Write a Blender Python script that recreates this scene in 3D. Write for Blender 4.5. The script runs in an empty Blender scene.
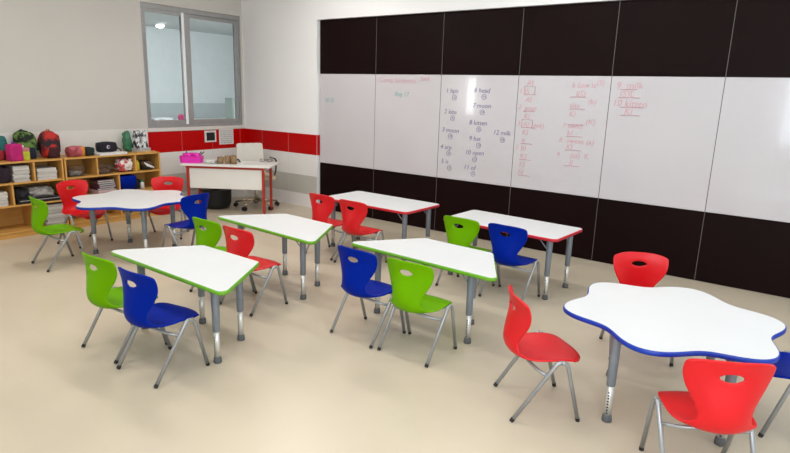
import bpy, bmesh, math, random
from mathutils import Vector, Matrix, noise
PI = math.pi
scene = bpy.context.scene
COL = scene.collection
random.seed(7)

# ------------------------------------------------------------------ helpers
def link(name, me, parent=None, mats=None, smooth=False):
    o = bpy.data.objects.new(name, me)
    COL.objects.link(o)
    if mats is not None:
        for m in (mats if isinstance(mats, (list, tuple)) else [mats]):
            me.materials.append(m)
    if smooth:
        for p in me.polygons: p.use_smooth = True
    if parent: o.parent = parent
    return o

def obj(name, bm, mats, parent=None, smooth=False, loc=None):
    me = bpy.data.meshes.new(name)
    bmesh.ops.recalc_face_normals(bm, faces=bm.faces)
    bm.to_mesh(me); bm.free()
    o = link(name, me, parent, mats, smooth)
    if loc is not None: o.location = loc
    return o

def tag(o, label=None, cat=None, group=None, kind=None):
    if label: o['label'] = label
    if cat: o['category'] = cat
    if group: o['group'] = group
    if kind: o['kind'] = kind
    return o

def thing(name, loc=(0, 0, 0), rz=0, label=None, cat=None, group=None):
    o = bpy.data.objects.new(name, None); COL.objects.link(o)
    o.location = loc; o.rotation_euler = (0, 0, rz); o.empty_display_size = .1
    return tag(o, label, cat, group)

def struct(name, bm, mats, parent=None, smooth=False):
    o = obj(name, bm, mats, parent, smooth)
    if parent is None: o['kind'] = 'structure'
    return o

def copy_tree(o, parent=None):
    c = o.copy(); COL.objects.link(c)
    if parent is not None: c.parent = parent
    for ch in o.children: copy_tree(ch, c)
    return c

def box(bm, x0, y0, z0, x1, y1, z1, mi=0, bev=0.0, M=None):
    r = bmesh.ops.create_cube(bm, size=1.0)
    vs = r['verts']
    for v in vs:
        v.co = Vector(((x0+x1)/2 + v.co.x*(x1-x0), (y0+y1)/2 + v.co.y*(y1-y0), (z0+z1)/2 + v.co.z*(z1-z0)))
    fs = set(f for v in vs for f in v.link_faces)
    if bev > 0:
        es = list(set(e for f in fs for e in f.edges))
        rb = bmesh.ops.bevel(bm, geom=es, offset=bev, segments=2, affect='EDGES', profile=.5)
        fs = set(rb['faces']) | set(f for f in fs if f.is_valid)
        vs = list(set(v for f in fs for v in f.verts))
        for f in list(fs):
            for v in f.verts:
                for g in v.link_faces: fs.add(g)
        vs = list(set(v for f in fs for v in f.verts))
    for f in fs: f.material_index = mi
    if M is not None:
        bmesh.ops.transform(bm, matrix=M, verts=vs)
    return vs

def B(x0, y0, z0, x1, y1, z1, bev=0.0):
    bm = bmesh.new(); box(bm, x0, y0, z0, x1, y1, z1, 0, bev); return bm

def tube(bm, pts, r, seg=10, mi=0, cap=True):
    """round tube through points; r is a number or list"""
    pts = [Vector(p) for p in pts]; n = len(pts)
    rs = r if isinstance(r, (list, tuple)) else [r]*n
    rings = []; up = None
    for i, p in enumerate(pts):
        if i == 0: t = pts[1]-pts[0]
        elif i == n-1: t = pts[-1]-pts[-2]
        else: t = (pts[i+1]-p).normalized() + (p-pts[i-1]).normalized()
        t.normalize()
        if up is None:
            a = Vector((0, 0, 1)) if abs(t.z) < .9 else Vector((1, 0, 0))
            up = (a - t*a.dot(t)).normalized()
        else:
            up = (up - t*up.dot(t)).normalized()
        s = t.cross(up)
        rings.append([bm.verts.new(p + (up*math.cos(2*PI*k/seg) + s*math.sin(2*PI*k/seg))*rs[i]) for k in range(seg)])
    for a, b in zip(rings, rings[1:]):
        for k in range(seg):
            f = bm.faces.new((a[k], a[(k+1) % seg], b[(k+1) % seg], b[k])); f.material_index = mi
    if cap:
        f = bm.faces.new(rings[0][::-1]); f.material_index = mi
        f = bm.faces.new(rings[-1]); f.material_index = mi
    return bm

def lathe(bm, prof, seg=24, c=(0, 0), mi=0, cap=True):
    rings = [[bm.verts.new((c[0]+r*math.cos(2*PI*k/seg), c[1]+r*math.sin(2*PI*k/seg), z)) for k in range(seg)] for r, z in prof]
    for a, b in zip(rings, rings[1:]):
        for k in range(seg):
            f = bm.faces.new((a[k], a[(k+1) % seg], b[(k+1) % seg], b[k])); f.material_index = mi
    if cap:
        f = bm.faces.new(rings[0][::-1]); f.material_index = mi
        f = bm.faces.new(rings[-1]); f.material_index = mi
    return bm

def prism(bm, outline, z0, z1, mi=0):
    a = [bm.verts.new((x, y, z0)) for x, y in outline]
    b = [bm.verts.new((x, y, z1)) for x, y in outline]
    n = len(a)
    for k in range(n):
        f = bm.faces.new((a[k], a[(k+1) % n], b[(k+1) % n], b[k])); f.material_index = mi
    f = bm.faces.new(a[::-1]); f.material_index = mi
    f = bm.faces.new(b); f.material_index = mi
    return bm

def catmull(P, n):
    """P list of tuples, returns n samples"""
    out = []; m = len(P)-1
    for i in range(n):
        u = i/(n-1)*m; k = min(int(u), m-1); t = u-k
        p0 = P[max(k-1, 0)]; p1 = P[k]; p2 = P[k+1]; p3 = P[min(k+2, m)]
        out.append(tuple(.5*((2*b)+(-a+c)*t+(2*a-5*b+4*c-d)*t*t+(-a+3*b-3*c+d)*t**3) for a, b, c, d in zip(p0, p1, p2, p3)))
    return out

def blob(bm, dims, loc=(0, 0, 0), seed=0, amp=.12, freq=2.2, sq=.5, sub=4, flat=True, mi=0):
    """a soft lumpy bag-like solid: rounded box, noise folds, flat bottom resting at loc.z"""
    t = bmesh.new(); bmesh.ops.create_cube(t, size=2.0)
    bmesh.ops.subdivide_edges(t, edges=t.edges[:], cuts=2**sub//2, use_grid_fill=True)
    for v in t.verts:
        c = v.co.copy(); s = c.normalized()
        q = s.lerp(c, sq)
        d = noise.noise(Vector((s.x*freq+seed*3.1, s.y*freq+seed*1.7, s.z*freq)))
        d += .45*noise.noise(Vector((s.x*freq*2.7+seed, s.y*freq*2.7, s.z*freq*2.7+seed)))
        q *= 1+amp*d
        v.co = Vector((q.x*dims[0]/2, q.y*dims[1]/2, q.z*dims[2]/2))
    zs = min(v.co.z for v in t.verts)
    lim = zs*.9
    for v in t.verts:
        if flat and v.co.z < lim: v.co.z = lim
        v.co += Vector((loc[0], loc[1], loc[2]-(lim if flat else zs)))
    me = bpy.data.meshes.new('tmp'); t.to_mesh(me); t.free()
    n0 = len(bm.faces); bm.from_mesh(me); bpy.data.meshes.remove(me)
    bm.faces.ensure_lookup_table()
    for f in bm.faces[n0:]: f.material_index = mi
    return bm

# ------------------------------------------------------------------ materials
def mat(name, col, rough=.5, metal=0.0, spec=.5, noise_amt=0.0, nscale=8.0, bump=0.0, bscale=60.0, trans=0.0, ior=1.45, alpha=1.0, emit=None, estr=0, coat=0.0, col2=None, stretch=(1, 1, 1)):
    m = bpy.data.materials.new(name); m.use_nodes = True
    nt = m.node_tree; b = nt.nodes['Principled BSDF']
    b.inputs['Base Color'].default_value = (*col, 1)
    b.inputs['Roughness'].default_value = rough
    b.inputs['Metallic'].default_value = metal
    b.inputs['Specular IOR Level'].default_value = spec
    b.inputs['Transmission Weight'].default_value = trans
    b.inputs['IOR'].default_value = ior
    b.inputs['Alpha'].default_value = alpha
    b.inputs['Coat Weight'].default_value = coat
    if emit:
        b.inputs['Emission Color'].default_value = (*emit, 1); b.inputs['Emission Strength'].default_value = estr
    tc = nt.nodes.new('ShaderNodeTexCoord')
    mp = nt.nodes.new('ShaderNodeMapping'); mp.inputs['Scale'].default_value = stretch
    nt.links.new(tc.outputs['Object'], mp.inputs[0])
    if noise_amt > 0 or col2:
        nz = nt.nodes.new('ShaderNodeTexNoise'); nz.inputs['Scale'].default_value = nscale
        nz.inputs['Detail'].default_value = 5
        nt.links.new(mp.outputs[0], nz.inputs['Vector'])
        mx = nt.nodes.new('ShaderNodeMix'); mx.data_type = 'RGBA'
        c2 = col2 if col2 else tuple(max(0, c*(1-noise_amt)) for c in col)
        mx.inputs[6].default_value = (*col, 1); mx.inputs[7].default_value = (*c2, 1)
        rp = nt.nodes.new('ShaderNodeValToRGB')
        rp.color_ramp.elements[0].position = .35 if not col2 else .45
        rp.color_ramp.elements[1].position = .65 if not col2 else .55
        nt.links.new(nz.outputs[0], rp.inputs[0]); nt.links.new(rp.outputs[0], mx.inputs[0])
        nt.links.new(mx.outputs[2], b.inputs['Base Color'])
    if bump > 0:
        n2 = nt.nodes.new('ShaderNodeTexNoise'); n2.inputs['Scale'].default_value = bscale
        n2.inputs['Detail'].default_value = 3
        nt.links.new(mp.outputs[0], n2.inputs['Vector'])
        bp = nt.nodes.new('ShaderNodeBump'); bp.inputs['Strength'].default_value = bump; bp.inputs['Distance'].default_value = .002
        nt.links.new(n2.outputs[0], bp.inputs['Height']); nt.links.new(bp.outputs[0], b.inputs['Normal'])
    return m

def tile_mat(name, col, joint, axis, off, size, rough=.35, w=.006):
    """glazed wall tile: vertical joints every <size> along x or y"""
    m = mat(name, col, rough, spec=.2)
    nt = m.node_tree; b = nt.nodes['Principled BSDF']
    g = nt.nodes.new('ShaderNodeNewGeometry'); s = nt.nodes.new('ShaderNodeSeparateXYZ')
    nt.links.new(g.outputs['Position'], s.inputs[0])
    def math_(op, a, bb):
        n = nt.nodes.new('ShaderNodeMath'); n.operation = op
        if hasattr(a, 'links'): nt.links.new(a, n.inputs[0])
        else: n.inputs[0].default_value = a
        n.inputs[1].default_value = bb
        return n.outputs[0]
    v = s.outputs['XYZ'.index(axis)]
    q = math_('SUBTRACT', v, off); q = math_('DIVIDE', q, size)
    n = nt.nodes.new('ShaderNodeMath'); n.operation = 'FRACT'; nt.links.new(q, n.inputs[0])
    lt = math_('LESS_THAN', n.outputs[0], w/size)
    mx = nt.nodes.new('ShaderNodeMix'); mx.data_type = 'RGBA'
    mx.inputs[6].default_value = (*col, 1); mx.inputs[7].default_value = (*joint, 1)
    nt.links.new(lt, mx.inputs[0]); nt.links.new(mx.outputs[2], b.inputs['Base Color'])
    return m

def wood_mat(name, c1, c2, axis='Y', rough=.45):
    m = mat(name, c1, rough)
    nt = m.node_tree; b = nt.nodes['Principled BSDF']
    tc = nt.nodes.new('ShaderNodeTexCoord'); mp = nt.nodes.new('ShaderNodeMapping')
    mp.inputs['Scale'].default_value = (30, 1.6, 30) if axis == 'Y' else (30, 30, 1.6)
    nz = nt.nodes.new('ShaderNodeTexNoise'); nz.inputs['Scale'].default_value = 1.6; nz.inputs['Detail'].default_value = 6
    mx = nt.nodes.new('ShaderNodeMix'); mx.data_type = 'RGBA'
    mx.inputs[6].default_value = (*c1, 1); mx.inputs[7].default_value = (*c2, 1)
    nt.links.new(tc.outputs['Object'], mp.inputs[0]); nt.links.new(mp.outputs[0], nz.inputs['Vector'])
    nt.links.new(nz.outputs[0], mx.inputs[0]); nt.links.new(mx.outputs[2], b.inputs['Base Color'])
    return m

M = {}
M['floor'] = mat('floor vinyl', (.55, .472, .355), .30, spec=.5, noise_amt=.07, nscale=1.4, bump=.05, bscale=25)
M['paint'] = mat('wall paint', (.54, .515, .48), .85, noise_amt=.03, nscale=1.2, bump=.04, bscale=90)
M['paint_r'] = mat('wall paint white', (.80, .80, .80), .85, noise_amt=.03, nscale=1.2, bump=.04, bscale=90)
M['ceiling'] = mat('ceiling paint', (.8, .78, .75), .9, noise_amt=.02)
M['jamb'] = mat('jamb paint', (.66, .65, .62), .6, noise_amt=.03)
RED = (.43, .001, .001)
M['red_L'] = tile_mat('red tile left', RED, (.55, .12, .12), 'Y', -1.657, .5)
M['red_R'] = tile_mat('red tile right', RED, (.6, .2, .2), 'X', -.162, .56)
M['wt_LL'] = mat('white tile far left', (.655, .625, .585), .4, noise_amt=.03)
M['wt_L'] = tile_mat('white tile left', (.68, .66, .63), (.58, .57, .55), 'Y', -1.657, .5)
M['wt_R'] = tile_mat('white tile right', (.74, .72, .70), (.66, .65, .63), 'X', -.162, .56)
M['gt_L'] = tile_mat('grey tile left', (.46, .44, .40), (.5, .5, .48), 'Y', -1.657, .5)
M['gt_R'] = tile_mat('grey tile right', (.48, .46, .42), (.55, .54, .52), 'X', -.162, .56)
M['wb'] = mat('white writing surface', (.535, .51, .53), .13, spec=.5, noise_amt=.025, nscale=2.0, coat=.3)
M['bb'] = mat('black panel', (.008, .002, .002), .5, spec=.10, noise_amt=.25, nscale=1.5)
M['seam'] = mat('seam strip', (.11, .10, .10), .5, noise_amt=.05)
M['alu'] = mat('brushed aluminium', (.40, .40, .40), .38, .75, noise_amt=.08, nscale=30)
M['alu_w'] = mat('white aluminium and sash glint', (.80, .82, .84), .3, noise_amt=.04, nscale=30)
M['glass'] = mat('window glass', (.93, .96, .96), .02, spec=.5, trans=1.0, ior=1.05, noise_amt=.02)
M['tabletop'] = mat('white laminate', (.66, .665, .665), .28, spec=.4, noise_amt=.015, nscale=5)
M['band_g'] = mat('green edge band', (.13, .36, .015), .4, noise_amt=.06)
M['band_b'] = mat('blue edge band', (.0, .03, .32), .4, noise_amt=.06)
M['band_r'] = mat('red edge band', (.52, .016, .03), .4, noise_amt=.06)
M['sleeve'] = mat('grey painted steel', (.215, .24, .275), .38, .35, noise_amt=.06, nscale=20)
M['tubegrey'] = mat('silver painted steel', (.34, .35, .36), .34, .5, noise_amt=.06, nscale=20)
M['steel'] = mat('zinc tube', (.66, .65, .62), .32, .45, noise_amt=.06, nscale=20)
M['chrome'] = mat('chrome steel', (.72, .71, .68), .2, .9, noise_amt=.06, nscale=20)
M['dark'] = mat('dark hole', (.02, .02, .02), .6, noise_amt=.1)
M['rubber'] = mat('rubber foot', (.10, .105, .11), .6, noise_amt=.15, nscale=20)
M['blackrub'] = mat('black rubber tip', (.015, .015, .015), .6, noise_amt=.1)
M['p_red'] = mat('red plastic', (.60, .010, .014), .36, spec=.3, noise_amt=.05, nscale=6, bump=.10, bscale=260)
M['p_blue'] = mat('blue plastic', (.0, .014, .25), .42, spec=.06, noise_amt=.06, nscale=6, bump=.10, bscale=260)
M['p_green'] = mat('green plastic', (.130, .345, .0), .40, spec=.08, noise_amt=.05, nscale=6, bump=.10, bscale=260)
M['birch'] = wood_mat('birch ply', (.62, .35, .10), (.48, .23, .045))
M['birch_v'] = wood_mat('birch ply upright', (.62, .35, .10), (.48, .23, .045), 'Z')
M['birch_edge'] = mat('birch edge', (.70, .48, .24), .5, noise_amt=.12, nscale=25)
M['paper'] = mat('white paper', (.66, .65, .62), .8, noise_amt=.08, nscale=30)
M['paper2'] = mat('grey paper', (.42, .41, .40), .8, noise_amt=.15, nscale=30)
M['desk_red'] = mat('red painted steel', (.42, .025, .012), .4, noise_amt=.1)
M['desk_white'] = mat('white desk board', (.74, .72, .67), .4, noise_amt=.03)
M['offwhite'] = mat('cream mesh fabric', (.62, .59, .53), .7, noise_amt=.06, nscale=40, bump=.2, bscale=300)
M['cushion'] = mat('beige seat cloth', (.66, .54, .38), .8, noise_amt=.06, nscale=40)
M['black'] = mat('black plastic', (.012, .012, .013), .42, noise_amt=.1)
M['gold'] = mat('brassy chrome', (.60, .50, .36), .25, .85, noise_amt=.06)
M['magenta'] = mat('magenta plastic', (.72, .03, .42), .35, noise_amt=.06)
M['brown'] = mat('brown card', (.27, .17, .085), .8, noise_amt=.2, nscale=25)

def cloth(name, c, c2=None, sc=10, r=.85):
    return mat(name, c, r, noise_amt=.35, nscale=sc, col2=c2, bump=.3, bscale=120)

# ------------------------------------------------------------------ room shell
X1, YS, ZC = 9.3, -6.5, 3.3
bm = bmesh.new(); box(bm, 0, YS, -.1, X1, 0.2, 0); struct('floor', bm, M['floor'])
bm = bmesh.new(); box(bm, -.15, YS-.15, ZC, X1+.15, .25, ZC+.1); struct('ceiling', bm, M['ceiling'])
WY0, WY1, WZ0, WZ1 = -1.638, -.085, 1.074, 2.656
bm = bmesh.new()
box(bm, -.15, YS-.15, 0, 0, WY0, ZC); box(bm, -.15, WY1, 0, 0, .25, ZC)
box(bm, -.15, WY0, 0, 0, WY1, WZ0); box(bm, -.15, WY0, WZ1, 0, WY1, ZC)
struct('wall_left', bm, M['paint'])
# whiteboard wall: painted wall stands 5 cm in front of the board recess
BX0, BX1, BZ1 = 1.535, 8.36, 2.546
bm = bmesh.new()
box(bm, 0, -.05, 0, BX0-.015, .15, ZC)
box(bm, BX1, -.05, 0, X1, .15, ZC)
box(bm, BX0-.015, -.05, BZ1, BX1, .15, ZC)
box(bm, BX0-.015, .022, 0, BX1, .15, BZ1)
struct('wall_back', bm, M['paint_r'])
# east wall with three windows, south wall with one narrow window and a door
bm = bmesh.new()
wins = [(-6.1, -4.7), (-4.2, -2.5), (-2.0, -.4)]
ys = [YS]
for a, b in wins: ys += [a, b]
ys += [.2]
for i in range(0, len(ys), 2): box(bm, X1, ys[i], 0, X1+.15, ys[i+1], ZC)
for a, b in wins:
    box(bm, X1, a, 0, X1+.15, b, .9); box(bm, X1, a, 2.8, X1+.15, b, ZC)
struct('wall_right', bm, M['paint_r'])
SW = [(.09, .37, 1.15, 2.1), (6.4, 8.9, .9, 2.9)]
bm = bmesh.new(); xs = [0]
for a, b, c, d in SW: xs += [a, b]
xs += [X1]
for i in range(0, len(xs), 2): box(bm, xs[i], YS-.15, 0, xs[i+1], YS, ZC)
for a, b, c, d in SW:
    box(bm, a, YS-.15, 0, b, YS, c); box(bm, a, YS-.15, d, b, YS, ZC)
struct('wall_front', bm, M['paint_r'])
def outer_window(n, axis, a, b, z0, z1, p):
    """aluminium frame with mullion and glass, along y (axis 'Y') or x"""
    bm = bmesh.new(); t = .05
    def bb(m, u0, v0, u1, v1, d0=-.03, d1=.03):
        if axis == 'Y': box(m, p+d0, u0, v0, p+d1, u1, v1)
        else: box(m, u0, p+d0, v0, u1, p+d1, v1)
    bb(bm, a, z0, a+t, z1); bb(bm, b-t, z0, b, z1); bb(bm, a+t, z0, b-t, z0+t); bb(bm, a+t, z1-t, b-t, z1)
    if b-a > 1: bb(bm, (a+b)/2-t/2, z0+t, (a+b)/2+t/2, z1-t)
    w = struct('window_%d' % n, bm, M['alu'])
for i, (a, b) in enumerate(wins): outer_window(i+2, 'Y', a, b, .9, 2.8, X1+.06)
for i, (a, b, c, d) in enumerate(SW): outer_window(i+5, 'X', a, b, c, d, YS-.08)

# wall cladding: white tile, red stripe, grey band
ZS, ZQ, ZG1, ZG0 = 1.036, .757, .455, .188
def clad_L(name, y0, y1, z0, z1, m, th=.010):
    struct(name, B(0, y0, z0, th, y1, z1), m)
def clad_R(name, x0, x1, z0, z1, m, th=.010):
    struct(name, B(x0, -.05-th, z0, x1, -.05, z1), m)
n = 1
for (z0, z1, ml, mr) in ((0, ZG0, 'wt', 'wt'), (ZG0, ZG1, 'gt', 'gt'), (ZG1, ZQ, 'wt', 'wt'), (ZQ, ZS, 'red', 'red')):
    clad_L('trim_%d' % n, -1.655, -.06, z0, z1, M[ml+'_L']); n += 1
    clad_R('trim_%d' % n, .010, BX0-.018, z0, z1, M[mr+'_R']); n += 1
    if ml != 'red':
        clad_L('trim_%d' % n, YS, -1.655, z0, z1, M[ml+'_L' + ('L' if ml == 'wt' else '')]); n += 1
clad_L('trim_%d' % n, YS, -1.655, ZQ, 1.085, M['wt_LL']); n += 1
# red wraps into the jamb of the board recess
struct('trim_%d' % n, B(BX0-.015, -.05, ZQ, BX0-.008, -.0, ZS), M['red_R']); n += 1

# ------------------------------------------------------------------ the internal window (to the neighbouring room)
bm = bmesh.new(); t = .032
box(bm, -.09, WY0, WZ0, -.02, WY0+t, WZ1); box(bm, -.09, WY1-t, WZ0, -.02, WY1, WZ1)
box(bm, -.09, WY0+t, WZ0, -.02, WY1-t, WZ0+.05); box(bm, -.09, WY0+t, WZ1-.06, -.02, WY1-t, WZ1)
win = struct('window_1', bm, M['alu'])
# stone sill and narrow surround
struct('window_sill', B(-.02, WY0-.02, WZ0-.036, .022, WY1+.02, WZ0+.012, .004), mat('sill paint', (.62, .58, .54), .6, noise_amt=.05), win)
ym = -.955
def sash(y0, y1, x, m1, m2, nm):
    bm = bmesh.new(); s = .04
    box(bm, x-.013, y0, WZ0+.05, x+.013, y0+s, WZ1-.06, m1); box(bm, x-.013, y1-s, WZ0+.05, x+.013, y1, WZ1-.06, m2)
    box(bm, x-.013, y0+s, WZ0+.05, x+.013, y1-s, WZ0+.11); box(bm, x-.013, y0+s, WZ1-.11, x+.013, y1-s, WZ1-.06)
    f = obj('sash', bm, [M['alu'], M['alu_w']], win)
    obj('glass_pane', B(x-.003, y0+s, WZ0+.11, x+.003, y1-s, WZ1-.11), M['glass'], f)
sash(WY0+t, -1.005, -.04, 0, 1, 'left')  # white right stile paints in the light caught on the sash edge
sash(-1.04, WY1-t, -.07, 0, 0, 'right')
obj('interlock', B(-.055, -1.004, WZ0+.05, -.030, -.915, WZ1-.06, .002), M['alu'], win)

# ------------------------------------------------------------------ neighbouring room seen through the window
R2X, R2Z = -4.6, 2.84
M['r2'] = mat('other room paint', (.58, .62, .63), .85, noise_amt=.03)
M['r2d'] = mat('other room wainscot', (.40, .44, .45), .6, noise_amt=.05)
M['r2f'] = mat('other room floor', (.5, .48, .44), .5, noise_amt=.05)
bm = bmesh.new(); box(bm, R2X-.1, -4.0, 0, R2X, 5.2, R2Z); struct('wall_far', bm, M['r2'])
bm = bmesh.new(); box(bm, R2X, -4.1, 0, -.15, -4.0, R2Z); struct('wall_side', bm, M['r2'])
bm = bmesh.new(); box(bm, R2X, 5.2, 0, -.15, 5.3, R2Z); box(bm, -.15, .25, 0, -.05, 5.3, R2Z); struct('wall_end', bm, M['r2'])
bm = bmesh.new(); box(bm, R2X, -4.1, -.1, 0, 5.3, -.002); struct('floor_far', bm, M['r2f'])
bm = bmesh.new(); box(bm, R2X, -4.1, R2Z, -.15, 5.3, R2Z+.1); struct('ceiling_far', bm, M['r2'])
struct('trim_%d' % n, B(R2X, -4.0, 0, R2X+.012, 5.2, 1.265), M['r2d']); n += 1
# counter along the far wall, with clutter
ct = thing('counter', (-3.95, 2.6, -.13), 0, 'long white counter in the room beyond the internal window', 'counter')
obj('worktop', B(-.53, -2.2, 1.02, .30, .55, 1.06, .004), M['desk_white'], ct)
obj('cabinet_body', B(-.52, -2.15, .13, .25, .5, 1.02), M['desk_white'], ct)
pb = thing('gift_bag', (-3.9, 1.52, .93), .3, 'pink crumpled packet on the counter behind the window', 'bag')
obj('packet', blob(bmesh.new(), (.2, .22, .12), seed=4, amp=.3), mat('pink packet', (.72, .10, .26), .6, noise_amt=.3, nscale=14), pb, True)
tag(obj('folded_paper', blob(bmesh.new(), (.3, .5, .06), (-4.0, 1.05, .93), seed=9, amp=.35), mat('pale paper', (.7, .72, .74), .8, noise_amt=.1), None, True), 'loose pale papers on the counter left of the pink packet', 'paper')
tag(obj('cable_box', blob(bmesh.new(), (.12, .12, .09), (-3.85, .62, .93), seed=3, sq=.8, amp=.1), M['black'], None, True), 'small black object at the left end of the counter behind the window', 'box')
cab = thing('tall_cabinet', (-3.4, 2.28, 0), 0, 'grey green cabinet seen through the right window pane', 'cabinet')
obj('body', B(.05, -.12, 0, .3, .05, 1.42, .006), mat('sage steel', (.28, .33, .31), .5, noise_amt=.06), cab)
obj('door', B(.3, -.11, .04, .318, -.04, 1.38, .003), mat('sage steel door', (.30, .36, .33), .5, noise_amt=.06), cab)
obj('door', B(.3, -.03, .04, .318, .04, 1.38, .003), bpy.data.materials['sage steel door'], cab)
lp = thing('ceiling_lamp', (-3.75, .98, R2Z), 0, 'round bright ceiling lamp seen through the left window pane', 'lamp')
bm = bmesh.new(); lathe(bm, [(.03, 0), (.09, -.005), (.09, -.03), (.08, -.05)], 28); obj('housing', bm, M['alu_w'], lp, True)
bm = bmesh.new(); lathe(bm, [(.078, -.05), (.07, -.075), (.04, -.09), (.01, -.095)], 28); obj('diffuser', bm, mat('lamp diffuser', (1, 1, 1), .5, emit=(1, .97, .92), estr=14), lp, True)

# ------------------------------------------------------------------ ceiling panels over the classroom (above the frame)
M['tube'] = mat('lamp panel', (1, 1, 1), .5, emit=(1, .98, .95), estr=2.0)
def area(name, loc, rot, sx, sy, power, col, parent=None):
    l = bpy.data.lights.new(name, 'AREA'); l.shape = 'RECTANGLE'; l.size = sx; l.size_y = sy
    l.energy = power; l.color = col
    o = bpy.data.objects.new(name, l); COL.objects.link(o); o.location = loc; o.rotation_euler = rot
    if parent: o.parent = parent
    return o
PANELS = [(2.4, -5.3), (2.4, -3.2), (2.4, -1.3), (5.0, -5.3), (5.0, -3.2), (5.0, -1.3), (7.6, -5.3), (7.6, -3.2), (7.6, -1.3)]
PW = {2.4: 22, 5.0: 14.5, 7.6: 7}
PC = {2.4: (1, .975, .94), 5.0: (.97, .985, 1), 7.6: (.98, .99, 1)}
for i, (x, y) in enumerate(PANELS):
    c = thing('ceiling_light', (x, y, ZC), 0, 'flat white ceiling light panel over the classroom', 'ceiling light', 'classroom ceiling light panels')
    bm = bmesh.new(); box(bm, -.62, -.17, -.05, .62, .17, 0, 0, .004); obj('housing', bm, M['alu_w'], c)
    obj('diffuser', B(-.58, -.13, -.054, .58, .13, -.05), M['tube'], c)
    area('panel_light', (x, y, ZC-.07), (0, 0, 0), 1.1, .26, PW[x], PC[x])
for (a, b) in wins:
    area('window_daylight', (X1+.02, (a+b)/2, 1.85), (0, PI/2, 0), 1.8, (b-a)-.1, 10, (.84, .94, 1))
area('window_daylight', (7.65, YS-.02, 1.9), (PI/2, 0, 0), 2.3, 1.9, 85, (.80, .92, 1.0))
area('window_daylight', (.23, YS-.02, 1.62), (PI/2, 0, 0), .22, .85, 9, (.98, .99, 1))
area('added_room_fill', (-.70, .3, R2Z-.03), (0, .6, 0), .7, 5.0, 265, (.96, .99, 1))  # unseen fill added above the window to brighten the neighbouring room

# ------------------------------------------------------------------ the board
board = thing('wall_board', (0, 0, 0), 0, 'wall-wide whiteboard with glossy white middle band between black panel rows', 'whiteboard')
seams = [BX0, 2.496, 3.470, 4.440, 5.409, 6.380, 7.352, BX1]
Z0, ZB, ZW, ZT = .0, .658, 1.857, BZ1-.003
obj('backing', B(BX0, .008, .001, BX1, .02, ZT), M['seam'], board)
whites = []
g = .0028
for i in range(7):
    a, b = seams[i]+g, seams[i+1]-g
    w = obj('white_panel', B(a, -.008, ZB+.002, b, .008, ZW-.002, .0015), M['wb'], board); whites.append(w)
    obj('black_panel', B(a, -.008, ZW+.002, b, .008, ZT, .0015), M['bb'], board)
    obj('black_panel', B(a, -.008, .004, b, .008, ZB-.002, .0015), M['bb'], board)

for xs_ in seams[1:-1]:
    obj('joint_strip', B(xs_-.0026, -.0076, .004, xs_+.0026, .008, ZT), M['seam'], board)
INK = {'purple': mat('purple marker', (.17, .15, .28), .6, noise_amt=.1), 'red': mat('red marker', (.60, .32, .36), .6, noise_amt=.1), 'green': mat('teal marker', (.20, .40, .40), .6, noise_amt=.1)}
def writing(panel, ink, items, shear=.15):
    """items: (text, x, z, size)"""
    bm = bmesh.new()
    for (s, x, z, size) in items:
        if s[0] == 'O':      # ring drawn round a letter
            R = size; seg = 20; pts = [(x+R*math.cos(2*PI*k/seg+.3), -.0105, z+R*1.05*math.sin(2*PI*k/seg+.3)) for k in range(seg+1)]
            tube(bm, pts, .0020, 5)
            s = s[1:]; size = R*1.5; x -= R*.42; z -= R*.5
            if not s: continue
        if s[0] == '_':      # underline / box strokes
            L = float(s[1:]); tube(bm, [(x, -.0105, z), (x+L*.5, -.0105, z+.004), (x+L, -.0105, z+.002)], .003, 5); continue
        if s[0] == '[':
            L = float(s[1:]); tube(bm, [(x, -.0105, z), (x+L, -.0105, z+.003), (x+L, -.0105, z+size), (x, -.0105, z+size), (x, -.0105, z)], .003, 5); continue
        cu = bpy.data.curves.new('t', 'FONT'); cu.body = s; cu.size = size; cu.shear = shear
        cu.extrude = .0006; cu.resolution_u = 3; cu.offset = -.0004*(size/.09)
        o = bpy.data.objects.new('t', cu); COL.objects.link(o)
        bpy.context.view_layer.update()
        me = bpy.data.meshes.new_from_object(o)
        me.transform(Matrix.Translation((x, -.0095, z)) @ Matrix.Rotation(PI/2, 4, 'X') @ Matrix.Rotation(random.uniform(-.03, .03), 4, 'Z'))
        bm.from_mesh(me); bpy.data.objects.remove(o); bpy.data.curves.remove(cu); bpy.data.meshes.remove(me)
    me = bpy.data.meshes.new('handwriting'); bm.to_mesh(me); bm.free()
    return link('handwriting', me, panel, INK[ink])

writing(whites[0], 'green', [('18 25', 1.62, 1.49, .075)])
writing(whites[1], 'red', [('Comp Sentence', 2.56, 1.765, .085), ('Sack', 3.17, 1.785, .08)])
writing(whites[1], 'green', [('Bag 17', 2.80, 1.60, .08)])
col1 = [('1 bpn', 3.54, 1.655), ('2 kite', 3.53, 1.42), ('3 moon', 3.51, 1.21), ('4 arp', 3.50, 1.01), ('5 is', 3.52, .84)]
it = []
for k, (s, x, z) in enumerate(col1):
    it += [(s, x, z, .074), ('O'+'AKMBR'[k], x+.12, z-.05, .028)]
col2 = [('6 head', 3.91, 1.67), ('7 moon', 3.90, 1.50), ('8 kitten', 3.87, 1.31), ('9 hat', 3.88, 1.13), ('10 open', 3.84, .97), ('11 of', 3.83, .80)]
for k, (s, x, z) in enumerate(col2):
    it += [(s, x, z, .074), ('O'+'HMKHOF'[k], x+.13, z-.047, .027)]
it += [('12 milk', 4.18, 1.22, .072), ('OM', 4.30, 1.165, .027)]
writing(whites[2], 'purple', it)
it = []
z = 1.755
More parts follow.
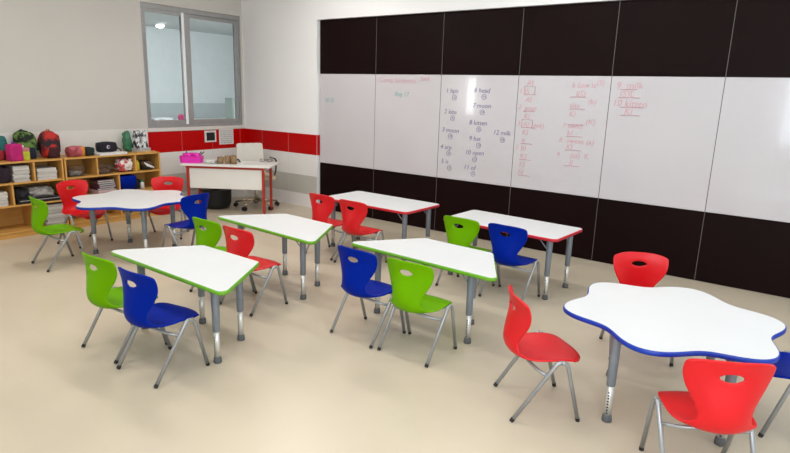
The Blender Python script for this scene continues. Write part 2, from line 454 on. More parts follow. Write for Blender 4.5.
for k, s in enumerate(['AI', '1 IS', 'AI', 'goat', 'KI', 'AI (get)', 'KI', 'It', 'BI', 'R2', 'KI', 'N']):
    it.append((s, 4.535 - (.08 if s[0] == '1' else 0) - k*.002, z, .078))
    if k % 2: it.append(('_.13', 4.52, z-.012, 0))
    if k in (1, 5): it.append(('[.12', 4.515, z-.01, .085))
    if k in (3, 5, 8): it.append((str(k//2+1), 4.46, z+.01, .07))
    z -= .086
rows = [('6 Saw is', 1.74), ('I(S)', 1.66), ('(b)', 1.585), ('sits', 1.54), ('KI', 1.455), ('(K)', 1.385), ('need', 1.34), ('bI', 1.265), ('sweet (a)', 1.19), ('KI', 1.125), ('(at)  K', 1.04), ('II', .965)]
for k, (s, z) in enumerate(rows):
    x = 5.02 if s[0] not in '(I' else 5.07
    if s in ('(K)', '(b)'): x = 5.2
    it.append((s, x, z, .076))
    if k % 2: it.append(('_.16', 5.02, z-.012, 0))
it += [('7', 4.96, 1.34, .07), ('8', 4.94, 1.19, .07), ('9', 4.93, 1.04, .07), ('(S)', 5.27, 1.77, .07)]
writing(whites[3], 'red', it)
writing(whites[4], 'red', [('9  milk', 5.46, 1.74, .09), ('(S)L', 5.50, 1.665, .085), ('_.20', 5.49, 1.655, 0), ('_.16', 5.5, 1.73, 0),
                           ('10 kitten', 5.44, 1.575, .09), ('KI', 5.56, 1.50, .085), ('_.22', 5.52, 1.565, 0), ('_.18', 5.53, 1.49, 0)])

# ------------------------------------------------------------------ notices below the window (on the red stripe)
nt_ = thing('framed_notice', (.010, -.69, .944), 0, 'small white frame with black centre on the red tile below the window', 'frame')
bm = bmesh.new()
box(bm, 0, -.098, -.083, .010, .098, .083, 0, .002)
obj('frame', bm, M['paper'], nt_)
obj('dark_panel', B(.010, -.070, -.060, .013, .070, .055), M['black'], nt_)
obj('caption_strip', B(.010, -.05, .062, .0115, .05, .070), M['paper2'], nt_)
ns = thing('notice_sheet', (.010, -.41, .928), 0, 'printed grey notice sheet on the red tile, right of the black framed panel', 'notice')
obj('sheet', B(0, -.128, -.112, .004, .128, .112), M['paper'], ns)
bm = bmesh.new()
random.seed(3)
for r in range(7):
    z = .085-r*.028; y = -.105
    while y < .10:
        w = random.uniform(.02, .05); box(bm, .004, y, z-.009, .005, min(y+w, .11), z+.006); y += w+.012
obj('printed_text', bm, M['paper2'], ns)

# ------------------------------------------------------------------ chairs
PROF = [(.222, .281, .086, -.004), (.217, .296, .108, -.002), (.202, .311, .130, .000), (.170, .322, .153, .004), (.115, .329, .170, .010), (.050, .326, .176, .017),
        (-.020, .317, .176, .024), (-.080, .311, .166, .030), (-.125, .313, .146, .034), (-.160, .330, .122, .036), (-.181, .362, .104, .038),
        (-.187, .402, .101, .042), (-.182, .445, .113, .050), (-.172, .490, .137, .056), (-.163, .530, .158, .056), (-.159, .567, .170, .050),
        (-.161, .600, .173, .044), (-.167, .626, .169, .042), (-.172, .645, .155, .036)]
HOLE = (.567, .046, .0175)
def shell_mesh(matl):
    NS, NT = 52, 26
    P = catmull(PROF, NS)
    bm = bmesh.new(); G = []
    for i, (x, z, hw, cv) in enumerate(P):
        a = P[max(i-1, 0)]; b = P[min(i+1, NS-1)]
        T = Vector((b[0]-a[0], 0, b[1]-a[1])).normalized(); N = Vector((T.z, 0, -T.x))
        row = []
        for j in range(NT+1):
            t = -1+2*j/NT
            p = Vector((x, hw*t, z)) + N*cv*(abs(t)**2.2)
            # rounded front lip and convex top edge
            if i < 12: p.x -= .058*(abs(t)**2.3)*(1-i/12)
            if i > NS-16: p.z -= .024*(abs(t)**3)*((i-(NS-16))/15)**2
            row.append(bm.verts.new(p))
        G.append(row)
    for i in range(NS-1):
        for j in range(NT): bm.faces.new((G[i][j], G[i][j+1], G[i+1][j+1], G[i+1][j]))
    hz, hy, hh = HOLE
    dele = [f for f in bm.faces if f.calc_center_median().z > .45 and (f.calc_center_median().y/hy)**2 + ((f.calc_center_median().z-hz)/hh)**2 < 1]
    bmesh.ops.delete(bm, geom=dele, context='FACES')
    for v in bm.verts:
        if v.is_boundary and v.co.z > .5 and abs(v.co.y) < .075 and abs(v.co.z-hz) < .035:
            a = math.atan2((v.co.z-hz)/hh, v.co.y/hy)
            v.co.y = hy*math.cos(a); v.co.z = hz+hh*math.sin(a)
    for v in list(bm.verts):
        if not v.link_faces: bm.verts.remove(v)
    bmesh.ops.recalc_face_normals(bm, faces=bm.faces)
    me = bpy.data.meshes.new('shell'); bm.to_mesh(me); bm.free()
    o = link('shell', me, None, matl, True)
    # make normals face the sitter
    if me.polygons[NT//2].normal.z < 0: me.flip_normals()
    s = o.modifiers.new('s', 'SOLIDIFY'); s.thickness = .0115; s.offset = -1; s.use_even_offset = False
    v = o.modifiers.new('v', 'SUBSURF'); v.levels = 1; v.render_levels = 1
    bpy.context.view_layer.update()
    dg = bpy.context.evaluated_depsgraph_get()
    full = bpy.data.meshes.new_from_object(o.evaluated_get(dg))
    bpy.data.objects.remove(o)
    out = []
    for part in (0, 1):
        b = bmesh.new(); b.from_mesh(full)
        d = [f for f in b.faces if ((f.calc_center_median().z > .352 and f.calc_center_median().x < -.06) != bool(part))]
        bmesh.ops.delete(b, geom=d, context='FACES')
        m = bpy.data.meshes.new('seat' if part == 0 else 'backrest'); b.to_mesh(m); b.free()
        m.materials.clear(); m.materials.append(matl)
        for p in m.polygons: p.use_smooth = True
        out.append(m)
    return out
SHELL = {c: shell_mesh(M['p_'+c]) for c in ('red', 'blue', 'green')}

def leg_path(s, front):
    y = .192*s; yf = .185*s
    top = Vector((.057, y, .333)); c = (.057, .300); R = .036
    if front:
        pts = [top]
        for k in range(1, 5):
            a = PI/2 - k*(math.radians(76)/4); pts.append(Vector((c[0]+R*math.cos(a), y, c[1]+R*math.sin(a)-.003)))
        pts.append(Vector((.172, yf, .012)))
    else:
        pts = [top]
        for k in range(1, 5):
            a = PI/2 + k*(math.radians(64)/4); pts.append(Vector((c[0]+R*math.cos(a), y, c[1]+R*math.sin(a)-.003)))
        pts.append(Vector((-.172, yf, .012)))
    return pts
RT = .0108
LEGM = {}
for s in (-1, 1):
    for fr in (0, 1):
        bm = bmesh.new(); p = leg_path(s, fr); tube(bm, p, RT, 12)
        me = bpy.data.meshes.new('leg'); bm.to_mesh(me); bm.free(); me.materials.append(M['tubegrey'])
        for q in me.polygons: q.use_smooth = True
        d = (p[-1]-p[-2]).normalized()
        bm = bmesh.new(); tube(bm, [p[-1]-d*.009, p[-1]-d*.002, p[-1]+d*.011], [RT+.0006, RT+.0010, RT+.0006], 12)
        m2 = bpy.data.meshes.new('foot_cap'); bm.to_mesh(m2); bm.free(); m2.materials.append(M['blackrub'])
        LEGM[(s, fr)] = (me, m2)
def rear_at(z, s):
    p = leg_path(s, 0); a, b = p[-2], p[-1]; t = (a.z-z)/(a.z-b.z); return a.lerp(b, t)
bm = bmesh.new()
pts = []
A_, B_ = rear_at(.258, -1), rear_at(.258, 1)
for k in range(13):
    t = -1+k/6; x = A_.x + (-.085-A_.x)*(1-t*t)**.8 if abs(t) < 1 else A_.x
    z = .258+.036*(1-abs(t)**1.6); pts.append((x, A_.y*(-t) if False else t*.186, z))
tube(bm, pts, .0088, 10)
CROSS = bpy.data.meshes.new('cross_tube'); bm.to_mesh(bm and CROSS); bm.free(); CROSS.materials.append(M['tubegrey'])
for q in CROSS.polygons: q.use_smooth = True
bm = bmesh.new(); tube(bm, [(.057, -.190, .325), (.055, -.15, .314), (.055, 0, .307), (.055, .15, .314), (.057, .190, .325)], .0075, 10)
RAIL = bpy.data.meshes.new('seat_rail'); bm.to_mesh(RAIL); bm.free(); RAIL.materials.append(M['tubegrey'])
for q in RAIL.polygons: q.use_smooth = True
bm = bmesh.new()
lathe(bm, [(.001, 0), (.007, 0), (.0085, .0012), (.0085, .0025)], 16)
bmesh.ops.transform(bm, matrix=Matrix.Translation((-.1745, 0, .516)) @ Matrix.Rotation(-PI/2+.15, 4, 'Y') @ Matrix.Scale(1.5, 4, Vector((0, 1, 0))), verts=bm.verts)
MARK = bpy.data.meshes.new('moulded_button'); bm.to_mesh(MARK); bm.free()

def chair(col, x, y, deg, label, group):
    t = thing('school_chair', (x, y, 0), math.radians(deg), label, 'chair', group)
    link('seat', SHELL[col][0], t); bk = link('backrest', SHELL[col][1], t)
    for s in (-1, 1):
        for fr in (0, 1):
            l = link('leg', LEGM[(s, fr)][0], t); link('foot_cap', LEGM[(s, fr)][1], l)
    link('cross_tube', CROSS, t); link('seat_rail', RAIL, t)
    mk = link('moulded_button', MARK.copy(), bk); mk.data.materials.append(M['p_'+col])
    return t
GF, GB = 'chairs around the right-hand flower table', 'chairs around the back left flower table'
GT, GR = 'chairs at the green-edged tables', 'chairs at the red-edged tables'
chair('red', 6.105, -3.088, 40, 'red plastic chair seen side-on, standing left of the nearest flower-shaped table', GF)
chair('red', 6.934, -3.228, 120, 'nearest red chair, back turned to the viewer, at bottom right', GF)
chair('red', 6.361, -2.035, -63, 'red chair behind the nearest flower-shaped table, in front of the black panels', GF)
chair('blue', 7.275, -2.45, 190, 'blue chair cut off by the right edge of the photo beside the flower table', GF)
chair('blue', 4.201, -4.130, 92, 'blue chair in the left foreground, in front of the nearest green-edged table', GT)
chair('green', 3.755, -4.118, 92, 'green chair left of the foreground blue chair, at the nearest green-edged table', GT)
chair('blue', 4.811, -2.947, 86.5, 'blue chair at the left end of the middle green-edged table, left of the green one', GT)
chair('green', 5.229, -2.946, 90, 'bright green chair in the centre foreground, right of a blue chair', GT)
chair('red', 3.786, -3.099, 89, 'red chair between the two left green-edged tables', GT)
chair('green', 3.374, -3.076, 90, 'green chair directly left of the red chair at the back left green-edged table', GT)
chair('blue', 2.283, -2.646, 187.5, 'blue chair at the right side of the far flower-shaped table', GB)
chair('green', 1.654, -3.573, 86, 'green chair at far left in front of the shelf, pulled up to the flower table', GB)
chair('red', 1.051, -3.054, 10.6, 'red chair at the left end of the far flower table, back against the shelf', GB)
chair('red', 1.404, -2.321, -46.5, 'red chair behind the far flower table, beside the teacher desk', GB)
chair('red', 3.240, -1.632, 88, 'red chair at the left end of the left red-edged table', GR)
chair('red', 3.678, -1.670, 89, 'red chair right of its red twin at the left red-edged table', GR)
chair('green', 4.816, -1.600, 88, 'green chair at the left end of the right red-edged table', GR)
chair('blue', 5.239, -1.595, 88, 'blue chair in front of the right red-edged table, right of the green one', GR)

# ------------------------------------------------------------------ pupil tables
H = .54
def round_poly(pts, R, seg=7):
    out = []; n = len(pts)
    for i in range(n):
        p = Vector(pts[i]); a = (Vector(pts[i-1])-p).normalized(); b = (Vector(pts[(i+1) % n])-p).normalized()
        ang = a.angle(b); d = R/math.tan(ang/2); bis = (a+b).normalized(); c = p+bis*(R/math.sin(ang/2))
        s = p+a*d; e = p+b*d
        a0 = math.atan2(s.y-c.y, s.x-c.x); a1 = math.atan2(e.y-c.y, e.x-c.x)
        da = (a1-a0+PI) % (2*PI)-PI
        out += [(c.x+R*math.cos(a0+da*k/seg), c.y+R*math.sin(a0+da*k/seg)) for k in range(seg+1)]
    return out
def flower(R, a, ph, n=168):
    return [(R*(1+a*math.cos(6*(t-ph)))*math.cos(t), R*(1+a*math.cos(6*(t-ph)))*math.sin(t)) for t in [2*PI*k/n for k in range(n)]]
def offset(pts, d):
    out = []; n = len(pts)
    for i in range(n):
        a = Vector(pts[i-1]); b = Vector(pts[(i+1) % n]); t = (b-a).normalized(); nn = Vector((t.y, -t.x))
        out.append((pts[i][0]+nn.x*d, pts[i][1]+nn.y*d))
    return out
def leg_unit(parent, x, y, ang):
    bm = bmesh.new(); lathe(bm, [(.0205, .203), (.0225, .206), (.0240, .35), (.0255, .49), (.0255, H-.026)], 20, (x, y))
    l = obj('leg', bm, M['sleeve'], parent, True)
    bm = bmesh.new(); lathe(bm, [(.0178, .03), (.0178, .21)], 18, (x, y))
    # pin holes facing the two sides of the tube
    for k in range(8):
        z = .052+k*.0165
        for a in (-PI/2, PI/2):
            d = Vector((math.cos(a), math.sin(a), 0)); p = Vector((x, y, z))+d*.0176
            tube(bm, [p, p+d*.0009], .0050, 8, 1)
    obj('lower_tube', bm, [M['steel'], M['dark']], l, True)
    bm = bmesh.new(); lathe(bm, [(.0235, 0), (.0255, .004), (.0245, .020), (.0225, .034), (.0195, .040), (.0180, .041)], 20, (x, y))
    obj('foot_glide', bm, M['rubber'], l, True)
    bm = bmesh.new()
    for a in (ang+.75, ang-.75):
        d = Vector((math.cos(a), math.sin(a), 0)); p = Vector((x, y, 0))
        tube(bm, [p-d*.02+Vector((0, 0, .43)), p-d*.085+Vector((0, 0, H-.03))], .0045, 8)
    box(bm, x-.05, y-.05, H-.0275, x+.05, y+.05, H-.0225)
    obj('brace', bm, M['sleeve'], l)
def table(name, outline, band, legs, loc, deg, label, group):
    t = thing(name, (loc[0], loc[1], 0), math.radians(deg), label, 'table', group)
    ar = sum(outline[i-1][0]*outline[i][1]-outline[i][0]*outline[i-1][1] for i in range(len(outline)))
    if ar < 0: outline = outline[::-1]
    inn = offset(outline, -.0035)
    bm = bmesh.new(); prism(bm, inn, H-.0225, H); top = obj('table_top', bm, M['tabletop'], t)
    bm = bmesh.new()
    prof = [(-.0035, H-.0225), (-.001, H-.0245), (.002, H-.022), (.0033, H-.012), (.002, H-.003), (-.001, H-.0004), (-.0035, H)]
    rings = [[bm.verts.new((x, y, z)) for x, y in offset(outline, d)] for d, z in prof]
    n_ = len(outline)
    for a, b in zip(rings, rings[1:]):
        for k in range(n_): bm.faces.new((a[k], a[(k+1) % n_], b[(k+1) % n_], b[k]))
    obj('edge_band', bm, band, t, True)
    for x, y in legs: leg_unit(t, x, y, math.atan2(y, x))
    return t
TRAP = round_poly([(-.645, -.262), (.640, -.262), (.305, .262), (-.305, .262)], .038)
TL = [(-.43, -.145), (.376, -.135), (.215, .165), (-.215, .165)]
table('trapezoid_table', TRAP, M['band_g'], TL, (4.018, -3.745), -1, 'nearest green-edged trapezoid table, at lower left', 'green-edged trapezoid tables')
table('trapezoid_table', TRAP, M['band_g'], TL, (5.06, -2.485), -3, 'green-edged trapezoid table in the middle of the room', 'green-edged trapezoid tables')
table('trapezoid_table', TRAP, M['band_g'], TL, (3.622, -2.605), -3.5, 'green-edged trapezoid table behind the nearest left one', 'green-edged trapezoid tables')
RECT = round_poly([(-.56, -.30), (.56, -.30), (.56, .30), (-.56, .30)], .05)
RL = [(-.475, -.205), (.475, -.205), (.475, .205), (-.475, .205)]
table('rectangular_table', RECT, M['band_r'], RL, (3.54, -1.20), -1, 'red-edged rectangular table on the left, before the black panels', 'red-edged rectangular tables')
RECT2 = round_poly([(-.545, -.285), (.56, -.285), (.56, .285), (-.56, .285)], .05)
table('rectangular_table', RECT2, M['band_r'], RL, (5.03, -1.225), -3, 'red-edged rectangular table on the right, before the black panels', 'red-edged rectangular tables')
FLEG = [(.372*math.cos(math.radians(a)), .372*math.sin(math.radians(a))) for a in (241, 331, 61, 148)]
FLEG2 = [(-.186, -.317), (.352, -.098), (.165, .325), (-.345, .128)]
table('flower_table', flower(.503, .10, .516), M['band_b'], FLEG, (6.655, -2.69), 0, 'nearest blue-edged flower-shaped table, at right', 'blue-edged flower tables')
table('flower_table', flower(.515, .112, .677), M['band_b'], FLEG2, (1.725, -2.875), 0, 'far blue-edged flower-shaped table in front of the shelves', 'blue-edged flower tables')

# ------------------------------------------------------------------ teacher desk (local: x along the front, y to the back)
DR = math.atan2(.566, .824)
dk = thing('teacher_desk', (.52, -1.54, 0), DR, 'white teacher desk with red metal legs in the corner', 'desk')
DH = .66
obj('desk_top', B(0, 0, DH-.022, 1.17, .56, DH, .004), M['desk_white'], dk)
bm = bmesh.new(); box(bm, .06, .03, DH-.05, 1.09, .055, DH-.022); box(bm, .06, .43, DH-.05, 1.09, .455, DH-.022)
box(bm, .06, .055, DH-.05, .085, .43, DH-.022); box(bm, 1.06, .055, DH-.05, 1.085, .43, DH-.022)
obj('under_frame', bm, M['desk_red'], dk)
for x in (.065, 1.055):
    for y in (.03, .42):
        obj('leg', B(x, y, 0, x+.032, y+.032, DH-.05, .004), M['desk_red'], dk)
obj('modesty_panel', B(.10, .045, .345, 1.05, .060, DH-.052, .002), M['desk_white'], dk)
# things on the desk
def on_desk(u, v, z=DH):
    c, s = math.cos(DR), math.sin(DR); return (.52+u*c-v*s, -1.54+u*s+v*c, z)
pk = thing('pencil_basket', on_desk(.085, .19), DR+.1, 'magenta plastic basket of pens at the left end of the desk', 'basket')
bm = bmesh.new(); prism(bm, round_poly([(-.135, -.08), (.135, -.08), (.135, .08), (-.135, .08)], .04), 0, .085)
for v in bm.verts:
    if v.co.z > .04: v.co.x *= 1.08; v.co.y *= 1.12
obj('basket_body', bm, M['magenta'], pk, False)
bm = bmesh.new()
for i, (x, y, c) in enumerate([(-.08, .02, 0), (-.03, -.03, 0), (.04, .03, 0), (.08, -.02, 0), (.0, .04, 0)]):
    blob(bm, (.07, .06, .05), (x, y, .075), seed=i, amp=.3, sub=3)
obj('wrapped_lumps', bm, M['magenta'], pk, True)
bm = bmesh.new()
for (x, y, dx, dy) in [(-.05, -.02, -.02, .03), (.08, 0, .05, .01), (.1, .03, .06, -.02)]:
    tube(bm, [(x, y, .09), (x+dx, y+dy, .145)], .006, 6)
obj('pens', bm, M['black'], pk)
obj_ = obj('paper_pile', blob(bmesh.new(), (.17, .15, .045), seed=12, amp=.35), M['paper'], None, True); obj_.location = on_desk(.345, .20); obj_.rotation_euler.z = .4
tag(obj_, 'crumpled white papers on the desk between basket and brown pots', 'paper')
for k in range(3):
    c = thing('card_pot', on_desk(.475+k*.087, .17+.02*(k % 2)), DR+.2*k, ['leftmost brown cardboard pot on the teacher desk', 'middle brown cardboard pot on the teacher desk', 'rightmost brown cardboard pot on the teacher desk'][k], 'pot', 'brown pots on the teacher desk')
    bm = bmesh.new(); h = .085+.012*k
    lathe(bm, [(.032, 0), (.04, .004), (.042, h), (.036, h), (.034, .02), (.005, .02)], 14); obj('pot', bm, M['brown'], c, True)
    bm = bmesh.new()
    for q in range(4): tube(bm, [(.012*math.cos(q*1.6), .012*math.sin(q*1.6), .03), (.026*math.cos(q*1.6), .026*math.sin(q*1.6), h+.012)], .004, 6)
    obj('sticks', bm, M['brown'], c)
sh = obj('paper_sheet', B(-.15, -.1, 0, .15, .1, .004), M['paper'], None); sh.location = on_desk(.93, .2); sh.rotation_euler.z = DR+.1
tag(sh, 'flat white sheet at the right end of the teacher desk', 'paper')
gl = thing('reading_glasses', on_desk(1.0, .46), DR+.1, 'thin black wire item lying at the back right of the desk', 'glasses')
bm = bmesh.new()
for s in (-1, 1):
    tube(bm, [(s*.05+.03*math.cos(a*PI/6), .0, .028+.02*math.sin(a*PI/6)) for a in range(13)], .003, 6)
tube(bm, [(-.02, 0, .03), (0, 0, .036), (.02, 0, .03)], .003, 6)
for s in (-1, 1): tube(bm, [(s*.08, 0, .03), (s*.08, .1, .028), (s*.075, .13, .004)], .003, 6)
obj('wire_rim', bm, M['black'], gl)

# office chair behind the desk
oc = thing('office_chair', (.845, -.565, 0), math.radians(-22), 'white-backed swivel office chair behind the teacher desk', 'chair')
bm = bmesh.new(); prism(bm, round_poly([(-.205, -.22), (.205, -.22), (.185, .22), (-.185, .22)], .03), -.014, .014)
bmesh.ops.transform(bm, matrix=Matrix.Translation((-.245, 0, .66)) @ Matrix.Rotation(-.16, 4, 'Y') @ Matrix.Rotation(PI/2, 4, 'Z') @ Matrix.Rotation(PI/2, 4, 'X'), verts=bm.verts)
obj('backrest', bm, M['offwhite'], oc)
bm = bmesh.new(); prism(bm, round_poly([(-.22, -.22), (.23, -.22), (.23, .22), (-.22, .22)], .06), .415, .46); obj('seat', bm, M['cushion'], oc)
bm = bmesh.new(); tube(bm, [(0, 0, .08), (0, 0, .42)], .026, 14); obj('gas_column', bm, M['chrome'], oc, True)
bm = bmesh.new(); tube(bm, [(-.05, 0, .40), (-.2, 0, .40), (-.235, 0, .47), (-.255, 0, .62)], .014, 8); obj('back_bracket', bm, M['black'], oc, True)
for s in (-1, 1):
    bm = bmesh.new(); tube(bm, [(.08, s*.23, .43), (.10, s*.25, .52), (.11, s*.255, .66), (.05, s*.255, .685), (-.12, s*.25, .685)], .011, 8); obj('armrest', bm, M['black'], oc, True)
for k in range(5):
    a = 2*PI*k/5+.35; d = Vector((math.cos(a), math.sin(a), 0))
    bm = bmesh.new(); tube(bm, [d*.02+Vector((0, 0, .12)), d*.17+Vector((0, 0, .095)), d*.30+Vector((0, 0, .072))], [.018, .014, .011], 8)
    sp = obj('base_spoke', bm, M['gold'], oc, True)
    bm = bmesh.new(); q = Vector((-d.y, d.x, 0)); c = d*.30+Vector((0, 0, .029))
    for s in (-1, 1): tube(bm, [c+q*s*.006, c+q*s*.026], .029, 14)
    tube(bm, [c+Vector((0, 0, .0)), c+Vector((0, 0, .05))], .008, 8)
    obj('caster', bm, M['black'], sp)
# black tub under the desk
tb = thing('waste_tub', (.48, -.965, 0), 0, 'round black tub on the floor under the teacher desk', 'tub')
bm = bmesh.new(); lathe(bm, [(.13, 0), (.165, .01), (.195, .08), (.20, .25), (.206, .262), (.2, .27), (.185, .262), (.17, .05), (.01, .03)], 30); obj('tub_body', bm, M['black'], tb, True)
bm = bmesh.new(); tube(bm, [(.2*math.cos(a), .2*math.sin(a), .265) for a in [2*PI*k/28 for k in range(29)]], .007, 8, cap=False); obj('rim', bm, M['black'], tb, True)

# ------------------------------------------------------------------ shelf units
SX0, SX1, SH = .012, .37, .813
def shelf_unit(y0, y1, row1, row2, row3, label):
    t = thing('cubby_shelf', (SX0, y0, 0), 0, label, 'shelf', 'low birch shelf units along the left wall')
    w = y1-y0; d = SX1-SX0; th = .018
    def P(name, *a, m='birch', bev=.0015): return obj(name, B(*a, bev), M[m], t)
    P('top_board', 0, 0, SH-th, d, w, SH)
    P('side_panel', 0, 0, 0, d, th, SH-th, m='birch_v'); P('side_panel', 0, w-th, 0, d, w, SH-th, m='birch_v')
    P('back_panel', 0, th, .03, .008, w-th, SH-th)
    P('bottom_board', .008, th, .055, d, w-th, .055+th); P('plinth', d-.03, th, 0, d-.012, w-th, .055)
    for z in (.352, .590): P('shelf_board', .008, th, z-th, d-.002, w-th, z)
    for z0, z1, row in ((.59, SH-th, row1), (.352, .59-th, row2), (.073, .352-th, row3)):
        for y in row: P('divider', .008, y-y0-th/2, z0, d-.004, y-y0+th/2, z1, m='birch_v')
    return t
shelf_unit(-4.065, -2.902, (-3.67, -3.200), (-3.429,), (-3.225,), 'left birch cubby shelf with backpacks on top')
shelf_unit(-2.888, -1.722, (-2.520, -2.048), (-2.272,), (-2.272,), 'right birch cubby shelf nearer the desk, with pouches on top')
ZT_, Z1_, Z2_, Z3_ = SH, .590, .352, .073

def bag(name, x, y, z, dims, rz, cols, label, cat, seed, amp=.14, sq=.55, sc=9, pocket=True, straps=True, cc2=None):
    t = thing(name, (x, y, z), rz, label, cat)
    m = cloth(name+' cloth', cols[0], cc2, sc)
    obj('bag_body', blob(bmesh.new(), dims, seed=seed, amp=amp, sq=sq), m, t, True)
    if pocket:
        m2 = cloth(name+' pocket', cols[1])
        obj('front_pocket', blob(bmesh.new(), (dims[0]*.35, dims[1]*.62, dims[2]*.45), (dims[0]*.36, 0, 0.0), seed=seed+5, amp=.08, sq=.7, sub=3), m2, t, True)
    if straps:
        m3 = cloth(name+' strap', cols[2])
        bm = bmesh.new(); tube(bm, [(0, -dims[1]*.09, dims[2]*.88), (0, -dims[1]*.08, dims[2]*1.02), (0, dims[1]*.08, dims[2]*1.02), (0, dims[1]*.09, dims[2]*.88)], .008, 8)
        obj('carry_loop', bm, m3, t, True)
        bm = bmesh.new()
        n_ = 12; tube(bm, [(dims[0]*.44*math.sin(PI*k/n_*1.0)*.9+.0, dims[1]*.46*math.cos(PI*k/n_), dims[2]*(.50+.22*math.sin(PI*k/n_))) for k in range(n_+1)], .0045, 6)
        obj('zip', bm, m3, t, True)
    return t
# on top of the left unit, from the left
bag('school_bag', .11, -3.49, ZT_, (.17, .30, .27), .1, ((.02, .13, .13), (.35, .02, .03), (.02, .02, .02)), 'dark teal bag with red pocket at the left edge on the shelf', 'bag', 1)
bag('lunch_bag', .285, -3.345, ZT_, (.11, .125, .19), .1, ((.50, .012, .16), (.55, .02, .25), (.15, .05, .30)), 'magenta and purple lunch bag on the shelf, left of the lime carton', 'bag', 2, amp=.06, sq=.85, pocket=False)
c = thing('lime_carton', (.28, -3.243, ZT_), .1, 'small lime and pink box in front of the green backpack', 'box')
obj('carton', B(-.035, -.036, 0, .035, .036, .095, .006), mat('lime card', (.50, .52, .03), .6, noise_amt=.4, nscale=18), c)
obj('lid', B(-.036, -.037, .095, .036, .037, .135, .008), mat('pink card', (.55, .22, .20), .6, noise_amt=.3, nscale=18), c)
obj('knot', blob(bmesh.new(), (.03, .05, .03), (0, -.03, .135), seed=3, sub=3), M['paper'], c, True)
bag('green_backpack', .13, -3.168, ZT_, (.20, .215, .29), -.05, ((.11, .20, .04), (.006, .008, .03), (.01, .01, .01)), 'camouflage green backpack with dark pocket on the left shelf', 'backpack', 3, amp=.28, sq=.22, sc=11, cc2=(.008, .014, .008))
bag('red_backpack', .19, -2.952, ZT_, (.20, .20, .30), .1, ((.020, .010, .014), (.045, .006, .010), (.55, .10, .02)), 'red and black backpack at the right end of the left shelf', 'backpack', 4, amp=.16, sq=.3, sc=9, cc2=(.42, .02, .015))
# on top of the right unit
t = thing('pencil_roll', (.24, -2.705, ZT_), .06, 'pink and orange fabric roll on the right shelf, next to the dark pouch', 'pouch')
obj('roll_body', blob(bmesh.new(), (.14, .21, .125), seed=6, amp=.10, sq=.35), cloth('roll cloth', (.42, .10, .12), (.25, .04, .05), 14), t, True)
obj('orange_band', blob(bmesh.new(), (.143, .06, .124), (0, .065, 0.0), seed=2, amp=.05, sq=.45), cloth('orange cloth', (.62, .22, .03)), t, True)
t = thing('dark_pouch', (.24, -2.555, ZT_), .3, 'small dark green pouch between the pink roll and the black pouch', 'pouch')
obj('pouch_body', blob(bmesh.new(), (.12, .12, .105), seed=7, amp=.12, sq=.4), cloth('dark pouch cloth', (.012, .022, .02)), t, True)
bm = bmesh.new(); tube(bm, [(.0, -.05, .08), (.03, 0, .10), (0, .05, .075)], .004, 6); obj('zip', bm, M['black'], t)
ps = obj('paper_stack', B(-.13, -.17, 0, .13, .17, .028, .002), M['paper'], None); ps.location = (.24, -2.32, ZT_); ps.rotation_euler.z = .05
tag(ps, 'white papers under the black pouch on the right shelf', 'paper')
t = thing('black_pouch', (.22, -2.325, ZT_+.028), .05, 'black zip pouch with pale round badge lying on papers', 'pouch')
obj('pouch_body', blob(bmesh.new(), (.13, .245, .125), seed=8, amp=.08, sq=.5), cloth('black pouch cloth', (.010, .008, .016)), t, True)
bm = bmesh.new(); tube(bm, [(.062, -.012, .062), (.0665, -.012, .062)], .021, 18); obj('round_badge', bm, mat('badge', (.55, .45, .58), .6, noise_amt=.3, nscale=60), t)
bm = bmesh.new(); tube(bm, [(.03, -.10, .10), (.045, 0, .108), (.03, .10, .10)], .003, 6); obj('zip', bm, M['black'], t)
bm = bmesh.new(); tube(bm, [(0, .11, .05), (.03, .16, .02), (.05, .17, -.018)], .008, 6); obj('wrist_strap', bm, M['black'], t)
t = thing('green_carrier_bag', (.13, -2.0, ZT_), 0, 'crumpled green plastic bag beside the leaning magazines', 'bag')
mg = mat('green film', (.05, .20, .10), .3, noise_amt=.4, nscale=12); 
obj('bag_body', blob(bmesh.new(), (.10, .12, .25), seed=9, amp=.32, freq=3, sq=.4), mg, t, True)
# magazine file with leaning printed covers
t = thing('magazine_file', (.20, -1.875, ZT_), .25, 'black and white patterned magazines leaning at the right shelf end', 'magazines')
mm = mat('mono print', (.66, .68, .68), .4, nscale=17, col2=(.03, .03, .035))
for k in range(3):
    bm = bmesh.new(); box(bm, -.004, -.092, 0, .004, .092, .27-.012*k, 0, .001)
    bmesh.ops.transform(bm, matrix=Matrix.Translation((.045-k*.03, .006*k, 0)) @ Matrix.Rotation(-.20, 4, 'Y') @ Matrix.Rotation(.05*k, 4, 'X'), verts=bm.verts)
    mz = min(v.co.z for v in bm.verts)
    for v in bm.verts: v.co.z -= mz
    obj('magazine', bm, mm, t)
obj('file_base', B(-.06, -.09, 0, .075, .09, .05, .003), M['paper2'], t)
fr = obj('orange_ruler', B(-.02, -.13, 0, .02, .13, .012, .003), mat('orange card', (.62, .36, .10), .6, noise_amt=.2), None); fr.location = (.31, -1.88, ZT_)
tag(fr, 'flat orange strip in front of the magazines on the shelf', 'ruler')

